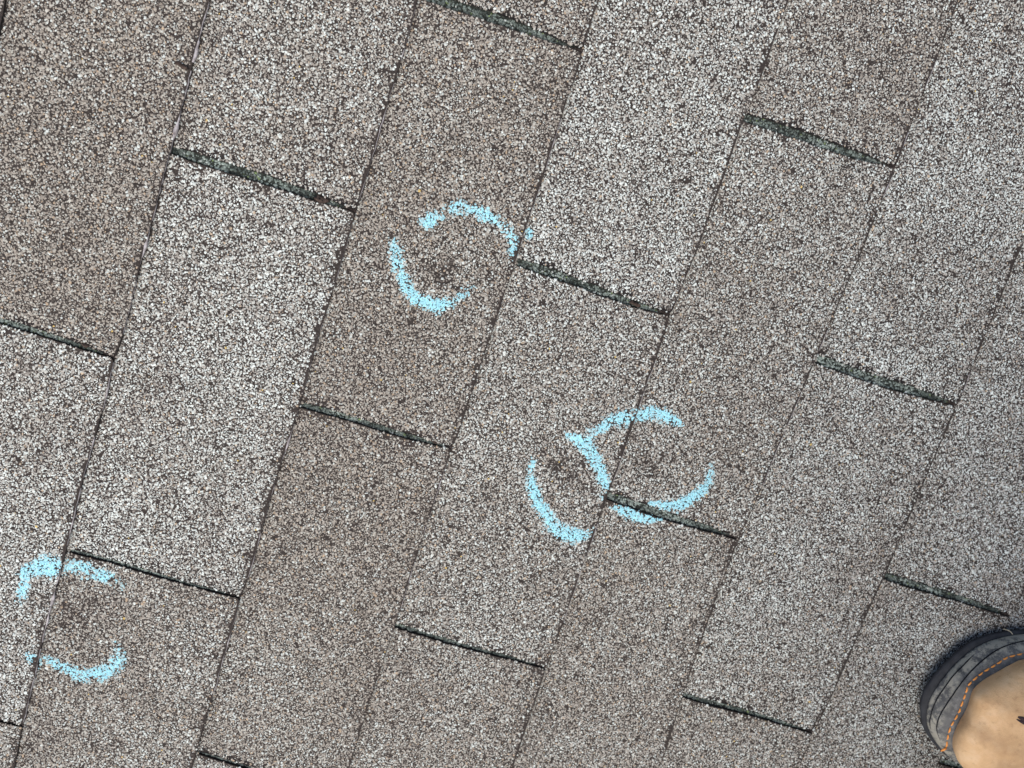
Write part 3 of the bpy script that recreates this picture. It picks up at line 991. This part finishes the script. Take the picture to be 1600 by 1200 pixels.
# leather upper
ang = np.linspace(-math.pi, math.pi, NB, endpoint=False)
SHAFT = np.c_[226 + 43 * np.cos(ang), 1082 + 56 * np.sin(ang)]
profs = [(-0.005, -2), (-0.012, 3), (-0.016, 9), (-0.008, 16), (0.018, 23), (0.06, 29), (0.12, 34), (0.22, 40), (0.34, 47), (0.47, 57), (0.60, 71), (0.72, 88), (0.83, 108), (0.91, 130), (0.96, 150), (0.99, 170), (1.0, 195)]
rings = []
toe2 = np.clip((930 - LE[:, 1]) / 75, 0, 1)
for a, zz in profs:
    P = LE[:, :2] * (1 - a) + SHAFT * a
    out = 3.0 * np.sin(np.pi * np.clip(zz / 40, 0, 1)) * (1 if zz < 40 else 0)
    rings.append(ring(ring_offset(ring(P, 0), out - 0.5), LE[:, 2] * max(0, 1 - max(zz, 0) / 240) + zz + 2))
collar = ring_offset(rings[-1], -4)
V, F = loft(rings + [ring(collar, 0) + np.c_[np.zeros((NB, 2)), rings[-1][:, 2] + 1], ring(collar, 150), ], False, True)
part_of(boot, 'upper', V, F, M_LEA, smooth=True)
# scuff on the vamp
UP = np.stack(rings)


def on_upper(px):
    P = UP[:14].reshape(-1, 3)
    c = (P - CAM) @ R.T
    sx = 800 + FPX * c[:, 0] / c[:, 2]; sy = 600 + FPX * c[:, 1] / c[:, 2]
    dd = (sx - px[0]) ** 2 + (sy - px[1]) ** 2
    i = np.argsort(dd)[:8]
    wg = 1 / (dd[i] + 0.5)
    return (P[i] * wg[:, None]).sum(0) / wg.sum()


M_SCUFF, _, b_ = new_mat('dark_scuff', 0.8, 0.2)
b_.inputs['Base Color'].default_value = (0.045, 0.028, 0.03, 1)
for a, b, rd in (((1586, 1117), (1608, 1128), 2.0), ((1588, 1123), (1606, 1133), 1.3)):
    V, F = tube(np.linspace(on_upper(a), on_upper(b), 8) + (0, 0, 0.35), rd * np.sin(np.linspace(.3, 2.84, 8)), 8, 0.4)
    part_of(boot, 'scuff', V, F, M_SCUFF, smooth=True)
# tongue, laces behind the toe box
for i in range(5):
    vv = 985 + i * 12
    zz = 92 + i * 17
    P = np.array([(204, vv, zz - 6), (215, vv - 2, zz + 3), (228, vv - 3, zz + 6), (241, vv - 2, zz + 3), (252, vv, zz - 6)])
    V, F = tube(catmull(P, 24), 2.0, 8)
    part_of(boot, 'lace', V, F, M_DARK, smooth=True)

# ------------------------------------------------------------------ small debris
M_DEB, nt_, b_ = new_mat('brown_debris', 0.85, 0.2)
nt_.links.new(ramp(nt_, noise(nt_, 500, 3), [(0.3, (0.022, 0.016, 0.013)), (0.7, (0.065, 0.046, 0.038))]), b_.inputs['Base Color'])


def clod(label, px, ln, wd, ht, ang, z, cat='debris', name='debris'):
    p = survey([px], z)[0]
    t = thing(name, label, cat, p[0], p[1], z, 'bits of brown debris on the shingles')
    n, mrow = 14, 6
    g = np.random.default_rng(int(px[0]))
    rows = []
    for j in range(mrow):
        ph = math.pi * (j / (mrow - 1) - 0.5)
        a = np.arange(n) * 2 * np.pi / n
        rr = math.cos(ph) * (1 + 0.16 * g.normal(size=n)) + 0.02
        x = ln / 2 * rr * np.cos(a); y = wd / 2 * rr * np.sin(a)
        x = x + 0.10 * ln * np.sin(a * 3 + px[0]); y = y * (1 + 0.35 * np.sin(a * 2 + px[1]))
        rows.append(np.c_[p[0] + x * math.cos(ang) - y * math.sin(ang), p[1] + x * math.sin(ang) + y * math.cos(ang), z + ht * (0.5 + 0.5 * math.sin(ph)) + 0.12 * g.normal(size=n)])
    V, F = loft(rows, True, True)
    part_of(t, 'fragment', V, F, M_DEB, smooth=True)


VD = math.pi / 2
clod('brown bit of debris in the slot end left of the upper chalk circle', (502, 312), 11, 4.5, 2.5, VD, 0.5)
clod('reddish brown bit of debris in the slot end right of the upper chalk circle', (992, 474), 11, 3.8, 2.2, VD, 0.5)
clod('black bit of debris in the slot at the left edge of the photo', (134, 538), 6, 3.2, 2.6, VD, 0.8)
clod('brown bit of debris in the slot end near the top right', (1372, 262), 8, 4.0, 2.2, VD, 0.5)
clod('brown bit of debris in the slot end at the middle right', (1466, 629), 10, 3.6, 2.2, VD, 0.5)
clod('dark bit of debris in the slot end between the brown shingles', (680, 689), 10, 3.0, 2.2, VD, 0.5)
clod('dark leaf scrap lying on the brown shingle at the top left', (284, 103), 8, 3.6, 1.8, VD - 0.1, 3.9)
p = survey([(1575, 985)], 8)[0]
t = thing('fibre', 'short pale fibre curling up beside the boot toe', 'fibre', p[0], p[1], 8)
fp = np.array([survey([q], z)[0] for q, z in (((1567, 983), 8), ((1573, 984), 11), ((1579, 987), 13), ((1582, 991), 13))])
V, F = tube(catmull(fp, 20), 0.35, 6)
M_FIB, _, b_ = new_mat('pale_fibre', 0.8, 0.2)
b_.inputs['Base Color'].default_value = (0.45, 0.4, 0.3, 1)
part_of(t, 'strand', V, F, M_FIB, smooth=True)

# ------------------------------------------------------------------ the person taking the photograph (outside the picture; shades the roof)
M_CLOTH, nt_, b_ = new_mat('dark_work_clothes', 0.9, 0.15)
nt_.links.new(ramp(nt_, noise(nt_, 30, 4), [(0.3, (0.022, 0.024, 0.03)), (0.7, (0.04, 0.043, 0.052))]), b_.inputs['Base Color'])
pj = {'pelvis': (370, 1240, 430, 170), 'waist': (368, 1190, 600, 160), 'chest': (360, 1080, 830, 178), 'neck': (352, 960, 1000, 62), 'head': (345, 890, 1080, 95), 'crown': (342, 860, 1150, 80),
      'hip': (280, 1220, 420, 112), 'knee': (235, 930, 500, 80), 'shin': (228, 1050, 220, 62),
      'hip2': (460, 1220, 420, 112), 'knee2': (460, 850, 500, 80), 'shin2': (485, 960, 220, 62), 'ank2': (490, 1000, 85, 54), 'foot2': (480, 890, 45, 44),
      'sh': (190, 1010, 930, 66), 'elb': (150, 760, 860, 52), 'hand': (75, 480, 790, 38),
      'sh2': (530, 1010, 930, 66), 'elb2': (430, 760, 860, 52), 'hand2': (230, 500, 800, 38)}
pe = [('pelvis', 'waist'), ('waist', 'chest'), ('chest', 'neck'), ('neck', 'head'), ('head', 'crown'), ('pelvis', 'hip'), ('hip', 'knee'), ('knee', 'shin'), ('pelvis', 'hip2'), ('hip2', 'knee2'), ('knee2', 'shin2'),
      ('shin2', 'ank2'), ('ank2', 'foot2'), ('chest', 'sh'), ('sh', 'elb'), ('elb', 'hand'), ('chest', 'sh2'), ('sh2', 'elb2'), ('elb2', 'hand2')]
nm = list(pj)
me = bpy.data.meshes.new('person')
o0 = np.array([390, 1080, 0])
me.from_pydata([tuple((np.array(pj[q][:3]) - o0) * MM) for q in nm], [(nm.index(a), nm.index(b)) for a, b in pe], [])
po = bpy.data.objects.new('person', me)
COL.objects.link(po)
po.modifiers.new('skin', 'SKIN')
po.modifiers.new('smooth', 'SUBSURF').render_levels = 2
for i, q in enumerate(nm):
    sv = me.skin_vertices[0].data[i] if me.skin_vertices else None
    if sv is None:
        continue
    sv.radius = (pj[q][3] * MM,) * 2
    sv.use_root = q == 'pelvis'
me.materials.append(M_CLOTH)
po.matrix_world = ROOF @ Matrix.Translation(Vector(o0) * MM)
tag(po, 'person in dark work clothes squatting over the shingles', 'person')
